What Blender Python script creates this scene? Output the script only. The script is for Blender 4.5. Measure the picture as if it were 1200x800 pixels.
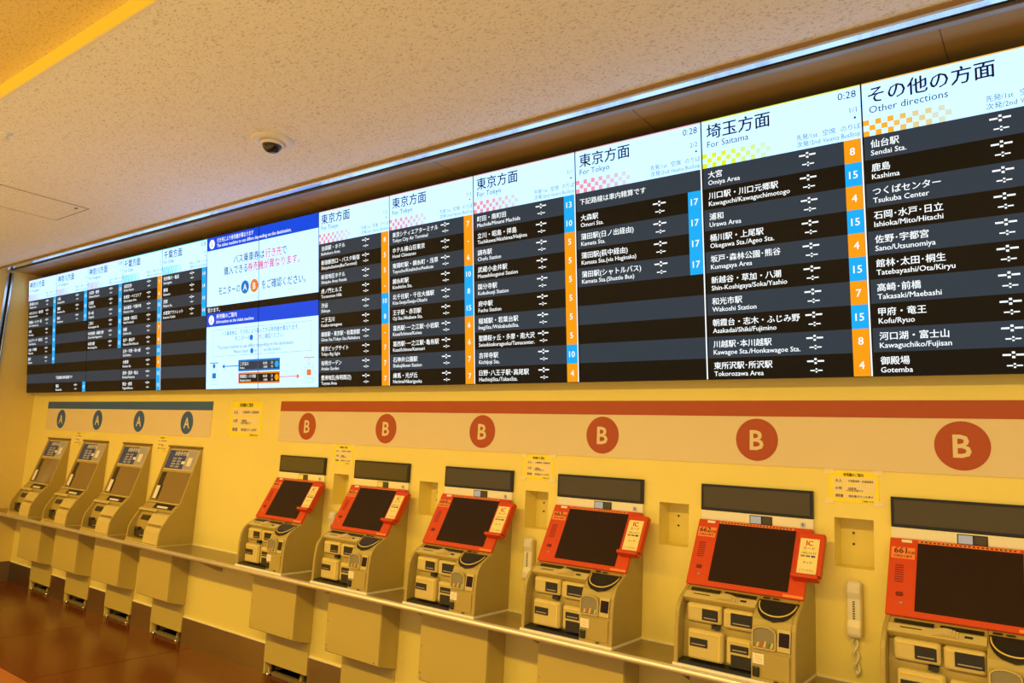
import bpy, bmesh, math, random
from mathutils import Matrix, Vector
random.seed(7)
for o in list(bpy.data.objects): bpy.data.objects.remove(o)
SC = bpy.context.scene
COL = SC.collection

# ------------------------------------------------------------------ camera
def cam_axes(yaw, pitch, roll):
    cy, sy, cp, sp = math.cos(yaw), math.sin(yaw), math.cos(pitch), math.sin(pitch)
    f = Vector((sy*cp, cy*cp, sp)); r = Vector((cy, -sy, 0)); u = r.cross(f)
    c, s = math.cos(roll), math.sin(roll)
    return c*r + s*u, -s*r + c*u, f
cr, cu, cf = cam_axes(-0.6451, 0.1483, 0.0495)
cd = bpy.data.cameras.new('camera'); cam = bpy.data.objects.new('camera', cd); COL.objects.link(cam)
m = Matrix((cr, cu, -cf)).transposed().to_4x4(); m.translation = Vector((8.808, -3.204, 1.569))
cam.matrix_world = m
cd.sensor_width = 36; cd.lens = 865.51/1200*36; cd.clip_start = 0.05
SC.camera = cam

# ------------------------------------------------------------------ light and exposure
WARM = (1.0, 0.66, 0.12)
w = bpy.data.worlds.new('world'); SC.world = w; w.use_nodes = True
bg = w.node_tree.nodes['Background']; bg.inputs[0].default_value = (.95, .84, .66, 1); bg.inputs[1].default_value = 0.54
def area(name, loc, rot, sx, sy, power, col=WARM):
    l = bpy.data.lights.new(name, 'AREA'); l.shape = 'RECTANGLE'; l.size = sx; l.size_y = sy; l.energy = power; l.color = col
    o = bpy.data.objects.new(name, l); COL.objects.link(o); o.location = loc; o.rotation_euler = rot
    return o
SC.view_settings.view_transform = 'Standard'; SC.view_settings.look = 'None'
SC.view_settings.exposure = 0.0; SC.view_settings.gamma = 1.0; SC.view_settings.use_curve_mapping = False

# ------------------------------------------------------------------ constants (metres)
PW = 0.684; PH = 1.1955; TILT = 0.1077; ZD = 1.9357      # monitor pitch, height, lean, bottom edge
YW = 0.0958                                              # front of the back wall
XL = -0.035                                              # left wall
ZS = 0.7355; YS = -0.209                                 # counter top and its front edge
ZC = 3.206                                               # ceiling
SP = 0.78126
XA = [0.6964 + SP*k for k in range(4)]
XB = [4.5854 + SP*k for k in range(6)]
XR = 12.0

# ------------------------------------------------------------------ materials
def lin(c):
    return tuple((x/255/12.92 if x/255 <= .04045 else ((x/255+.055)/1.055)**2.4) for x in c)
MATS = {}
def mat(name, col, rough=.5, metal=0., var=0., vscale=8., bump=0., bscale=60., spec=.5, coat=0.):
    if name in MATS: return MATS[name]
    M = bpy.data.materials.new(name); M.use_nodes = True; nt = M.node_tree; N = nt.nodes
    b = N['Principled BSDF']
    b.inputs['Base Color'].default_value = (*col, 1); b.inputs['Roughness'].default_value = rough
    b.inputs['Metallic'].default_value = metal; b.inputs['Specular IOR Level'].default_value = spec
    b.inputs['Coat Weight'].default_value = coat
    if var or bump:
        tc = N.new('ShaderNodeTexCoord')
    if var:
        n = N.new('ShaderNodeTexNoise'); n.inputs['Scale'].default_value = vscale; n.inputs['Detail'].default_value = 6
        nt.links.new(tc.outputs['Object'], n.inputs['Vector'])
        r = N.new('ShaderNodeValToRGB')
        r.color_ramp.elements[0].position = .3; r.color_ramp.elements[1].position = .7
        r.color_ramp.elements[0].color = (*[x*(1-var) for x in col], 1)
        r.color_ramp.elements[1].color = (*[min(1, x*(1+var)) for x in col], 1)
        nt.links.new(n.outputs['Fac'], r.inputs['Fac']); nt.links.new(r.outputs['Color'], b.inputs['Base Color'])
    if bump:
        n = N.new('ShaderNodeTexNoise'); n.inputs['Scale'].default_value = bscale; n.inputs['Detail'].default_value = 4
        nt.links.new(tc.outputs['Object'], n.inputs['Vector'])
        bp = N.new('ShaderNodeBump'); bp.inputs['Strength'].default_value = bump; bp.inputs['Distance'].default_value = .004
        nt.links.new(n.outputs['Fac'], bp.inputs['Height']); nt.links.new(bp.outputs['Normal'], b.inputs['Normal'])
    MATS[name] = M
    return M
def glow(name, rgb, strength=1.0):
    if name in MATS: return MATS[name]
    M = bpy.data.materials.new(name); M.use_nodes = True
    b = M.node_tree.nodes['Principled BSDF']
    b.inputs['Base Color'].default_value = (.005, .005, .005, 1); b.inputs['Roughness'].default_value = .4
    b.inputs['Specular IOR Level'].default_value = .10
    b.inputs['Emission Color'].default_value = (*lin(rgb), 1); b.inputs['Emission Strength'].default_value = strength
    MATS[name] = M
    return M

m_wall = mat('cream_paint', (.88, .76, .23), .55, var=.03, vscale=1.5, bump=.05, bscale=150)
m_lwall = mat('shaded_cream_paint', (.80, .63, .20), .6, var=.03, vscale=1.5)  # same cream as the back wall, with shade mixed into the colour
m_sign = mat('pale_sign_vinyl', (.76, .64, .42), .5, var=.015, vscale=3)
m_stripeB = mat('rust_red_vinyl', lin((172, 72, 26)), .5, var=.03)
m_stripeA = mat('slate_blue_vinyl', lin((44, 92, 160)), .5, var=.03)
m_steel = mat('brushed_steel', (.48, .40, .28), .32, 1., var=.12, vscale=2., bump=.08, bscale=300)
m_counter = mat('counter_laminate', (.27, .20, .08), .28, 0, var=.06, vscale=5)
m_nose = mat('counter_edge_steel', (.92, .86, .70), .35, .6)
m_cab = mat('cabinet_grey_enamel', (.58, .47, .14), .45, var=.02, vscale=4)
m_body = mat('machine_beige_enamel', (.44, .345, .10), .42, var=.02, vscale=6)
m_bodyA = mat('older_machine_enamel', (.44, .335, .085), .40, var=.03, vscale=6)
m_pod = mat('pod_light_plastic', (.64, .53, .21), .35)
m_podrim = mat('pod_yellow_rim', (.80, .64, .16), .35)
m_plinth = mat('white_sealant', (.90, .87, .78), .5)
m_black = mat('black_plastic', (.012, .011, .010), .3)
m_dark = mat('dark_recess', (.02, .016, .012), .6)
m_screen = mat('screen_glass_off', (.026, .013, .008), .2, spec=.2)
m_glassup = mat('upper_screen_glass', (.085, .072, .036), .16, spec=.35)
m_red = mat('orange_red_enamel', lin((208, 66, 16)), .35, var=.02)
m_reddark = mat('dark_red_plastic', lin((120, 20, 14)), .4)
m_chrome = mat('polished_steel', (.88, .86, .82), .12, 1., var=.02)
m_white = mat('white_plastic', (.85, .84, .80), .4)
m_ivory = mat('ivory_handset_plastic', (.80, .76, .62), .35)
m_paper = mat('white_paper', (.86, .84, .80), .6)
m_yellow = mat('yellow_paper', (.98, .84, .015), .55, var=.03)
m_orange_st = mat('orange_sticker', lin((245, 140, 70)), .5)
m_ink = mat('black_ink', (.02, .018, .016), .6)
m_redink = mat('red_ink', lin((190, 25, 20)), .6)
m_brass = mat('key_lock_metal', (.6, .58, .5), .3, 1.)
m_blueinfo = mat('blue_print', lin((40, 70, 150)), .25)
m_silver = mat('silver_trim', (.80, .80, .80), .22, 1., var=.1, vscale=3)
m_gap = mat('black_gap', (.01, .009, .008), .7)
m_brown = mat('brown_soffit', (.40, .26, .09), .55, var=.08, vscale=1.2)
m_lip = mat('bronze_lip', (.36, .30, .24), .4, .6)
m_coin = mat('coin_metal', (.75, .72, .66), .25, 1.)
m_green = mat('green_ticket', lin((100, 135, 80)), .5)
m_pink = mat('red_ticket', lin((185, 105, 70)), .5)
m_skirt = mat('dark_brown_skirting', (.16, .10, .055), .35, var=.1, vscale=3)

# ceiling board with dark fissures
def ceiling_material(name, c0, c1):
    M = bpy.data.materials.new(name); M.use_nodes = True; nt = M.node_tree; N = nt.nodes; L = nt.links
    b = N['Principled BSDF']; b.inputs['Roughness'].default_value = .85
    tc = N.new('ShaderNodeTexCoord')
    mp = N.new('ShaderNodeMapping'); mp.inputs['Scale'].default_value = (1, 1.7, 1); L.new(tc.outputs['Object'], mp.inputs['Vector'])
    n = N.new('ShaderNodeTexNoise'); n.inputs['Scale'].default_value = 75; n.inputs['Detail'].default_value = 3; n.inputs['Distortion'].default_value = .9
    L.new(mp.outputs['Vector'], n.inputs['Vector'])
    r = N.new('ShaderNodeValToRGB'); e = r.color_ramp.elements
    e[0].position = .36; e[0].color = (*c0, 1); e[1].position = .43; e[1].color = (*c1, 1)
    L.new(n.outputs['Fac'], r.inputs['Fac']); L.new(r.outputs['Color'], b.inputs['Base Color'])
    bp = N.new('ShaderNodeBump'); bp.inputs['Strength'].default_value = .8; bp.inputs['Distance'].default_value = .004
    L.new(r.outputs['Color'], bp.inputs['Height']); L.new(bp.outputs['Normal'], b.inputs['Normal'])
    return M
m_ceil = ceiling_material('fissured_ceiling_board', (.62, .62, .62), (.90, .93, .96))
m_coffer = ceiling_material('cove_glow_coffer_board', (.62, .48, .20), (.84, .68, .30))  # same board, with the cove's orange glow mixed into its colour
def granite(name, c1, c2, rough):
    M = bpy.data.materials.new(name); M.use_nodes = True; nt = M.node_tree; N = nt.nodes; L = nt.links
    b = N['Principled BSDF']; b.inputs['Roughness'].default_value = rough
    tc = N.new('ShaderNodeTexCoord')
    v = N.new('ShaderNodeTexNoise'); v.inputs['Scale'].default_value = 140; v.inputs['Detail'].default_value = 6
    L.new(tc.outputs['Object'], v.inputs['Vector'])
    r = N.new('ShaderNodeValToRGB'); e = r.color_ramp.elements
    b.inputs['Specular IOR Level'].default_value = .3
    e[0].position = .35; e[0].color = (*c1, 1); e[1].position = .68; e[1].color = (*c2, 1)
    L.new(v.outputs['Fac'], r.inputs['Fac']); L.new(r.outputs['Color'], b.inputs['Base Color'])
    return M
m_tile = granite('dark_brown_granite', (.075, .016, .003), (.22, .050, .010), .2)
m_tile2 = granite('reddish_granite', (.36, .12, .03), (.52, .18, .05), .25)
m_tile3 = granite('bounce_beige_granite', (.62, .55, .45), (.80, .74, .64), .3)  # unseen concourse tiles, made pale to bounce light onto the ceiling

# ------------------------------------------------------------------ mesh helpers
def box(bm, x0, x1, y0, y1, z0, z1):
    vs = [bm.verts.new((x, y, z)) for z in (z0, z1) for y in (y0, y1) for x in (x0, x1)]
    for f in ((0, 1, 3, 2), (4, 6, 7, 5), (0, 4, 5, 1), (2, 3, 7, 6), (0, 2, 6, 4), (1, 5, 7, 3)):
        bm.faces.new([vs[i] for i in f])
def quad(bm, pts): bm.faces.new([bm.verts.new(p) for p in pts])
def slab(bm, x0, x1, P0, P1, d0, d1, xt=None):
    """box on the sloped line P0 (upper) -> P1 (lower), both (y, z); d along the outward normal"""
    ty, tz = P1[0]-P0[0], P1[1]-P0[1]; L = math.hypot(ty, tz); ny, nz = tz/L, -ty/L
    if ny > 0: ny, nz = -ny, -nz
    vs = []
    for d in (d0, d1):
        for (y, z), xx in ((P0, xt or (x0, x1)), (P1, (x0, x1))):
            for x in xx: vs.append(bm.verts.new((x, y+ny*d, z+nz*d)))
    for f in ((0, 1, 3, 2), (4, 6, 7, 5), (0, 4, 5, 1), (2, 3, 7, 6), (0, 2, 6, 4), (1, 5, 7, 3)):
        bm.faces.new([vs[i] for i in f])
def extrude_x(bm, prof, x0, x1):
    a = [bm.verts.new((x0, y, z)) for y, z in prof]; b = [bm.verts.new((x1, y, z)) for y, z in prof]
    bm.faces.new(a); bm.faces.new(b[::-1]); n = len(prof)
    for i in range(n): bm.faces.new((a[i], b[i], b[(i+1) % n], a[(i+1) % n]))
def extrude_y(bm, prof, y0, y1):
    a = [bm.verts.new((x, y0, z)) for x, z in prof]; b = [bm.verts.new((x, y1, z)) for x, z in prof]
    bm.faces.new(a); bm.faces.new(b[::-1]); n = len(prof)
    for i in range(n): bm.faces.new((a[i], b[i], b[(i+1) % n], a[(i+1) % n]))
def disc(bm, cx, cz, r, y0, y1, n=40): extrude_y(bm, [(cx+r*math.cos(2*math.pi*i/n), cz+r*math.sin(2*math.pi*i/n)) for i in range(n)], y0, y1)
def lathe(bm, prof, c, n=32):
    rings = []
    for r_, z in prof:
        rings.append([bm.verts.new((c[0]+r_*math.cos(2*math.pi*i/n), c[1]+r_*math.sin(2*math.pi*i/n), c[2]+z)) for i in range(n)])
    for a, b in zip(rings, rings[1:]):
        for i in range(n): bm.faces.new((a[i], a[(i+1) % n], b[(i+1) % n], b[i]))
    bm.faces.new(rings[0]); bm.faces.new(rings[-1][::-1])
def tube(bm, pts, r, n=8):
    rings = []
    for i, p in enumerate(pts):
        p = Vector(p); t = (Vector(pts[min(i+1, len(pts)-1)]) - Vector(pts[max(i-1, 0)])).normalized()
        a = t.cross(Vector((0, 1, 0.01))).normalized(); b = t.cross(a)
        rings.append([bm.verts.new(p + r*(math.cos(2*math.pi*k/n)*a + math.sin(2*math.pi*k/n)*b)) for k in range(n)])
    for a, b in zip(rings, rings[1:]):
        for k in range(n): bm.faces.new((a[k], a[(k+1) % n], b[(k+1) % n], b[k]))
    bm.faces.new(rings[0]); bm.faces.new(rings[-1][::-1])
def obj(name, bm, M, parent=None, off=(0, 0, 0), bevel=0, smooth=False, seg=2):
    if any(off): bmesh.ops.translate(bm, verts=bm.verts, vec=[-x for x in off])
    bmesh.ops.recalc_face_normals(bm, faces=bm.faces)
    me = bpy.data.meshes.new(name); bm.to_mesh(me); bm.free()
    if smooth:
        for p in me.polygons: p.use_smooth = True
    me.materials.append(M)
    o = bpy.data.objects.new(name, me); COL.objects.link(o)
    if parent: o.parent = parent
    if bevel:
        b = o.modifiers.new('bevel', 'BEVEL'); b.width = bevel; b.segments = seg; b.limit_method = 'ANGLE'
    return o
def B(): return bmesh.new()
def bx(name, M, parent, dims, off=(0, 0, 0), bevel=0):
    bm = B(); box(bm, *dims); return obj(name, bm, M, parent, off, bevel)
def tag(o, label, cat, group=None):
    o['label'] = label; o['category'] = cat
    if group: o['group'] = group
    return o
def thing(name, loc, label, cat, group=None, rx=0):
    o = bpy.data.objects.new(name, None); COL.objects.link(o); o.location = loc; o.rotation_euler = (rx, 0, 0)
    o.empty_display_size = .1
    return tag(o, label, cat, group)
def struct(o): o['kind'] = 'structure'; return o
def copy_tree(o, parent=None):
    c = o.copy(); COL.objects.link(c); c.parent = parent
    for ch in list(o.children): copy_tree(ch, c)
    return c

# text: glyph outlines of the built-in font turned into flat meshes
_fc = bpy.data.curves.new('glyphs', 'FONT'); _fc.resolution_u = 2
_fo = bpy.data.objects.new('glyphs', _fc)
def text(bm, s, size, x, z, y, align='L', maxw=None, bold=0., sq=1., sx=1., swell=0.):
    """adds the string to bm in the plane y=const, baseline at z; returns its width"""
    _fc.body = s; _fc.size = 1; _fc.offset = swell
    me = _fo.to_mesh()
    if not me.vertices: _fo.to_mesh_clear(); return 0
    xs = [v.co.x for v in me.vertices]; x0 = min(xs); wid = (max(xs)-x0)*size*sx
    kx = size*sx
    if maxw and wid > maxw: kx *= maxw/wid; wid = maxw
    ox = x if align == 'L' else (x-wid/2 if align == 'C' else x-wid)
    sh = [(0, 0)] if not bold else [(-bold, -bold*.5), (bold, bold*.5)]
    for j, (dx, dz) in enumerate(sh):
        vs = [bm.verts.new((ox+(v.co.x-x0+dx)*kx, y-j*.00008, z+(v.co.y+dz)*size*sq)) for v in me.vertices]
        for p in me.polygons:
            try: bm.faces.new([vs[i] for i in p.vertices])
            except ValueError: pass
    _fo.to_mesh_clear()
    return wid
def text_on(bm, s, size, x, P0, P1, t, d, align='C', maxw=None, bold=0.):
    """text lying on a sloped line P0 (upper) -> P1 (lower): baseline at fraction t, d proud of it"""
    tmp = B(); text(tmp, s, size, 0, 0, 0, align, maxw, bold)
    ty, tz = P1[0]-P0[0], P1[1]-P0[1]; L = math.hypot(ty, tz); ny, nz = tz/L, -ty/L
    if ny > 0: ny, nz = -ny, -nz
    by, bz = P0[0]+ty*t, P0[1]+tz*t
    mp = {}
    for v in tmp.verts:
        u_ = v.co.z
        mp[v] = bm.verts.new((x+v.co.x, by-ty/L*u_+ny*(d-v.co.y), bz-tz/L*u_+nz*(d-v.co.y)))
    for f in tmp.faces: bm.faces.new([mp[v] for v in f.verts])
    tmp.free()

# ================================================================== THE SETTING
# back wall with its niches and kick-space openings
NICHE = [(XB[k]+.318, XB[k]+.466) for k in range(6)]
CABX = [x+.028 for x in XA] + [x-.004 for x in XB]
holes = [(a, b, 1.175, 1.370, .11) for a, b in NICHE] + [(c-.225, c+.225, 0.0, .078, .22) for c in CABX]
bm = B()
xs = sorted({XL-.2, XR} | {h[0] for h in holes} | {h[1] for h in holes}); zs = sorted({0., .078, 1.175, 1.370, 3.4})
for i in range(len(xs)-1):
    for j in range(len(zs)-1):
        xm, zm = (xs[i]+xs[i+1])/2, (zs[j]+zs[j+1])/2
        if any(h[0] < xm < h[1] and h[2] < zm < h[3] for h in holes): continue
        quad(bm, [(xs[i], YW, zs[j]), (xs[i+1], YW, zs[j]), (xs[i+1], YW, zs[j+1]), (xs[i], YW, zs[j+1])])
for a, b, c, e, dp in holes:
    y0, y1 = YW, YW+dp
    quad(bm, [(a, y1, c), (b, y1, c), (b, y1, e), (a, y1, e)])
    quad(bm, [(a, y0, c), (a, y1, c), (a, y1, e), (a, y0, e)]); quad(bm, [(b, y0, c), (b, y1, c), (b, y1, e), (b, y0, e)])
    quad(bm, [(a, y0, c), (b, y0, c), (b, y1, c), (a, y1, c)]); quad(bm, [(a, y0, e), (b, y0, e), (b, y1, e), (a, y1, e)])
box(bm, XL-.2, XR, YW+.25, YW+.3, 0, 3.4)
bmesh.ops.remove_doubles(bm, verts=bm.verts, dist=1e-5)
me_wall = bpy.data.meshes.new('wall_back'); bm.to_mesh(me_wall); bm.free(); me_wall.materials.append(m_wall)
wall_back = bpy.data.objects.new('wall_back', me_wall); COL.objects.link(wall_back); struct(wall_back)
for a, b in NICHE:
    for dz in (.035, -.01):
        bm = B(); disc(bm, a+.05, 1.27+dz, .0045, YW+.106, YW+.11, 10); obj('niche_screw', bm, m_black, wall_back)

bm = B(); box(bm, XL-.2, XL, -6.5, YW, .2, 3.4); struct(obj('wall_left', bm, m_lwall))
bm = B(); box(bm, XL-.2, XL+.004, -6.5, YW, 0, .2); struct(obj('baseboard_left', bm, m_skirt))

# steel skirting plates between the cabinets
bb = bpy.data.objects.new('baseboard_back', None); COL.objects.link(bb); struct(bb)
edges = [XL+.004]
for c in CABX: edges += [c-.232, c+.232]
edges.append(XR)
for i in range(0, len(edges), 2):
    a, b = edges[i], edges[i+1]
    if b-a < .02: continue
    n = 1 if b-a < 1.3 else 3
    for k in range(n):
        p = bx('skirting_plate', m_steel, bb, (a+(b-a)*k/n+.001, a+(b-a)*(k+1)/n-.001, YW-.006, YW, 0, .192))
        bx('sealant_bead', m_plinth, p, (a+(b-a)*k/n, a+(b-a)*(k+1)/n, YW-.008, YW, .192, .200))

# floor of granite slabs
fl = bpy.data.objects.new('floor', None); COL.objects.link(fl); struct(fl)
TX, TY = 1.15, 1.135
bm = B(); box(bm, XL-.2, XR, -6.5, .35, -.08, -.006); obj('grout_bed', bm, m_gap, fl)
x = 3.47-4*TX
rows = [(-1.04, .32), (-1.95, -1.04), (-3.085, -1.95), (-4.22, -3.085), (-5.355, -4.22), (-6.49, -5.355)]
while x < XR:
    for j, (ya, yb) in enumerate(rows):
        bx('floor_tile', m_tile2 if j == 1 else m_tile3 if j > 1 else m_tile, fl, (max(x, XL-.19)+.003, min(x+TX, XR)-.003, ya+.003, yb-.003, -.04, 0), bevel=.002)
    x += TX

# ceiling: low board, raised coffer in front, brown soffit over the displays
bm = B()
box(bm, XL-.2, XR, -1.96, -.405, ZC, ZC+.04)
struct(obj('ceiling', bm, m_ceil))
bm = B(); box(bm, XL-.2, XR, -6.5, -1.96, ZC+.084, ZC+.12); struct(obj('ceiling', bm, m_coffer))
bm = B(); box(bm, XL-.2, XR, -1.972, -1.96, ZC-.002, ZC+.006); struct(obj('trim_1', bm, m_white))
cv = thing('cove_light', (XL, -1.96, ZC+.006), 'glowing yellow light band along the raised edge of the ceiling', 'light')
bx('band_backing', m_white, cv, (-.2, XR-XL, -.006, 0, 0, .078))
bx('luminous_band', glow('amber_band', (254, 182, 38), 1.02), cv, (-.2, XR-XL, -.012, -.006, 0, .078))
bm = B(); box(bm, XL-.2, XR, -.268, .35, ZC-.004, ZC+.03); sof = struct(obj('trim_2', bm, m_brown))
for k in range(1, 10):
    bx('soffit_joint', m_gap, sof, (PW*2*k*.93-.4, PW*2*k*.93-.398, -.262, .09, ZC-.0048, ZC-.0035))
bm = B(); box(bm, XL, XR, -.405, -.358, ZC-.022, ZC+.02); tr = struct(obj('trim_3', bm, m_silver, bevel=.004))
bx('shadow_gap', m_gap, tr, (XL, XR, -.358, -.300, ZC+.004, ZC+.03))
bx('slot_lip', m_lip, tr, (XL, XR, -.300, -.268, ZC-.012, ZC+.02), bevel=.003)
bx('shadow_line', m_brown, tr, (XL, XR, -.420, -.405, ZC-.006, ZC+.01))  # brown strip drawn in for the thin shadow line beside the trim

# shutter guide rail on the left wall
g = thing('shutter_guide_rail', (XL, -.30, 0), 'tall dark shutter guide rail with bright steel edges on the left side wall', 'rail')
bx('channel', m_gap, g, (0, .006, -.012, .012, .2, ZC-.03))
bx('edge_strip', m_silver, g, (0, .016, .012, .028, .2, ZC-.03), bevel=.002)
bx('edge_strip', m_silver, g, (0, .016, -.034, -.012, .2, ZC-.03), bevel=.002)

# ceiling access panel, dome camera, sprinkler, added unseen ceiling lights
p = thing('access_panel', (2.76, -1.16, ZC), 'flat square access hatch let into the ceiling board', 'hatch')
bm = B()
for a in ((-.29, .29, .284, .29), (-.29, .29, -.29, -.284), (-.29, -.284, -.284, .284), (.284, .29, -.284, .284)): box(bm, *a, -.003, 0)
obj('hatch_frame', bm, m_lip, p)
bx('hatch_board', m_ceil, p, (-.283, .283, -.283, .283, -.002, 0))
bx('latch', m_black, p, (.20, .235, .22, .235, -.005, -.002))
dm = thing('dome_camera', (5.375, -.93, ZC), 'small round security camera with dark dome on the ceiling', 'camera')
bm = B(); lathe(bm, [(.115, 0), (.115, -.006), (.105, -.014), (.07, -.020), (.066, -.012)], (0, 0, 0)); obj('flange', bm, m_white, dm, smooth=True)
bm = B(); lathe(bm, [(.064, -.012), (.064, -.030), (.056, -.036), (.048, -.030)], (0, 0, 0)); obj('collar', bm, m_white, dm, smooth=True)
bm = B(); lathe(bm, [(.052*math.cos(t*math.pi/16), -.030-.046*math.sin(t*math.pi/16)) for t in range(0, 8)], (0, 0, 0)); obj('dome', bm, mat('smoked_dome', (.012, .01, .008), .06, spec=.7), dm, smooth=True)
sk = thing('sprinkler_head', (4.10, -1.78, ZC), 'tiny sprinkler head on the ceiling at the far left', 'sprinkler')
bm = B(); lathe(bm, [(.030, 0), (.028, -.006), (.012, -.010), (.010, -.03), (.018, -.032), (.018, -.036)], (0, 0, 0), 16); obj('rosette', bm, m_white, sk, smooth=True)

LW = ['nearest the left side wall', 'second from the left side wall', 'third from the left side wall', 'fourth from the left side wall', 'fifth from the left side wall', 'sixth from the left side wall', 'farthest from the left side wall']
for k, (lx, ly) in enumerate([(-.0+.8, -3.9), (2.4, -3.9), (4.0, -3.9), (5.6, -3.9), (7.2, -3.9), (8.8, -3.9), (10.4, -3.9)]):
    L = thing('added_ceiling_light', (lx, ly, ZC+.084), 'added unseen long boxed warm ceiling light, '+LW[k], 'light', 'added ceiling lights behind the camera')  # assumed fixtures out of view, added to light the wall and coffer
    bx('light_base', m_white, L, (-.62, .62, -.17, .17, -.012, 0))
    bx('diffuser', glow('warm_diffuser', (255, 196, 80), 2.5), L, (-.6, .6, -.15, .15, -.10, -.012), bevel=.01)
    a = area('lamp', (0, 0, -.11), (0, 0, 0), 1.2, .3, 57); a.parent = L

# ================================================================== DISPLAY MONITORS
g_white = glow('screen_white', (160, 200, 255), 2.05)
g_slate = glow('row_slate', (48, 60, 72), .95)
g_night = glow('row_black', (20, 13, 9), .8)
g_text = glow('text_white', (245, 252, 255), 1.15)
g_dark = glow('text_navy', (18, 18, 48), .8)
g_grey = glow('text_greyblue', (84, 102, 118), .9)
g_blue = glow('cell_blue', (8, 172, 245), 1.05)
g_orange = glow('cell_orange', (255, 160, 16), 1.0)
g_deep = glow('bar_blue', (0, 72, 222), 1.05)
g_redt = glow('text_red', (235, 40, 70), 1.0)
g_midblue = glow('mark_blue', (20, 120, 210), 1.0)
g_markor = glow('mark_orange', (240, 130, 40), 1.0)
m_bezel = mat('monitor_black_bezel', (.015, .014, .013), .4)
THEME = {'kanagawa': (190, 150, 235), 'chiba': (20, 200, 205), 'tokyo': (240, 150, 170), 'saitama': (225, 240, 20), 'other': (245, 175, 40)}
U = PW
def uv(bm, x0, x1, s0, s1, y): quad(bm, [(x0*U, y, s0*U), (x1*U, y, s0*U), (x1*U, y, s1*U), (x0*U, y, s1*U)])
HS = 1.42; RH = HS/10
TOP = PH/PW
def monitor(k, label):
    t = thing('display_monitor', (k*PW, 0, ZD), label, 'monitor', 'monitors of the departure board', TILT)
    bm = B(); box(bm, .0012, PW-.0012, .004, .075, .0, PH); obj('housing', bm, m_bezel, t)
    bm = B(); box(bm, PW*.3, PW*.7, .075, .097, .05, .16); obj('wall_bracket', bm, m_black, t)
    sc = bx('screen', m_bezel, t, (.0025, PW-.0025, .001, .004, .002, PH-.002))
    return t, sc
def line(parent, name, M, *a, **k):
    bm = B(); text(bm, *a, **k); return obj(name, bm, M, parent)
def content(sc, key, title, eng, rows, cells, clock=None, page='1/1', note=None):
    e1, e2, e3 = -.0002, -.0006, -.0010
    lo = .0036
    x0, x1 = .0045, .9955
    t = sc.parent
    bm = B(); uv(bm, x0, x1, HS, TOP-.004, e1); hp = obj('header_panel', bm, g_white, t)
    col = THEME[key]
    bm = B(); uv(bm, x0, x1, TOP-.012, TOP-.004, e2); obj('header_line', bm, glow('theme_'+key+'_0', [int(c*.75+255*.25) for c in col], 1.0), hp)
    stripes = []
    for i in range(10):
        top = HS-i*RH
        bm = B(); uv(bm, x0, x1, max(top-RH, lo), top, e1); stripes.append(obj('row_stripe', bm, g_slate if i % 2 == 0 else g_night, t))
    # pattern strip fading to the right
    q = .0325
    for lv in range(4):
        f = [0, .25, .5, .75][lv]; base = (203, 240, 255)
        M = glow('theme_%s_f%d' % (key, lv), [int(c*(1-f)+b*f) for c, b in zip(col, base)], 1.08)
        bm = B()
        for cx in range(lv*3+(2 if lv else 0), lv*3+5):
            if key in ('kanagawa', 'chiba'):
                xx = x0+cx*q*.95
                quad(bm, [(xx*U, e2, (HS+.098)*U), ((xx+.016)*U, e2, (HS+.098)*U), ((xx+.040)*U, e2, HS*U), ((xx+.024)*U, e2, HS*U)])
            else:
                for cz in range(3):
                    if (cx+cz) % 2 == 0: uv(bm, x0+cx*q, x0+cx*q+q, HS+cz*q, HS+cz*q+q, e2)
        pb = obj('pattern_block', bm, M, hp); pb['kind'] = 'stuff'
    line(hp, 'title_lettering', g_dark, title, .108*U, .038*U, 1.622*U, e2, bold=.015)
    line(hp, 'english_lettering', g_dark, eng, .060*U, .040*U, 1.556*U, e2, maxw=.47*U)
    if clock: line(hp, 'clock_lettering', g_dark, clock, .062*U, .972*U, 1.676*U, e2, 'R')
    bm = B(); uv(bm, .955, .967, 1.545, 1.557, e2); obj('page_dot', bm, g_dark, hp)
    for s_, x_, z_, mw in (('先発/1st', .62, 1.482, .125), ('空席', .775, 1.482, .1), ('のりば', .88, 1.482, .11), ('次発/2nd', .62, 1.438, .14), ('Vacancy', .775, 1.438, .095), ('BusStop', .882, 1.438, .105)):
        line(hp, 'column_lettering', g_grey, s_, .040*U, x_*U, z_*U, e2, maxw=mw*U)
    line(hp, 'page_lettering', g_grey, page, .044*U, .972*U, 1.585*U, e2, 'R')
    for i, row in enumerate(rows):
        if not row: continue
        top = HS-i*RH; par = stripes[i]
        if len(row) == 1:
            line(par, 'remark_lettering', g_text, row[0], .050*U, .035*U, (top-.088)*U, e2, maxw=.6*U, bold=.012); continue
        line(par, 'destination_lettering', g_text, row[0], .051*U, .040*U, (top-.069)*U, e2, maxw=.56*U, bold=.016)
        line(par, 'romanised_lettering', g_text, row[1], .044*U, .040*U, (top-.118)*U, e2, maxw=.56*U, bold=.012)
        for cx, cz, s in ((.68, top-.040, 1.), (.683, top-.097, .72)):
            bm = B()
            for sg in (-1, 1):
                uv(bm, cx+sg*.030*s-.019*s, cx+sg*.030*s+.019*s, cz-.005*s, cz+.005*s, e2)
                uv(bm, cx-.007*s, cx+.007*s, cz+sg*.012*s-.006*s, cz+sg*.012*s+.006*s, e2)
            obj('blank_time_mark', bm, g_text, par)
    for i, c in cells.items():
        top = HS-i*RH
        b2 = B(); uv(b2, .893, .985, max(top-RH, lo), top, e2); ce = obj('stop_number_cell', b2, g_blue if c[0] == 'B' else g_orange, t)
        line(ce, 'stop_number', g_text, c[1:], .064*U, .939*U, (top-.094)*U, e3, 'C', bold=.012)
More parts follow.
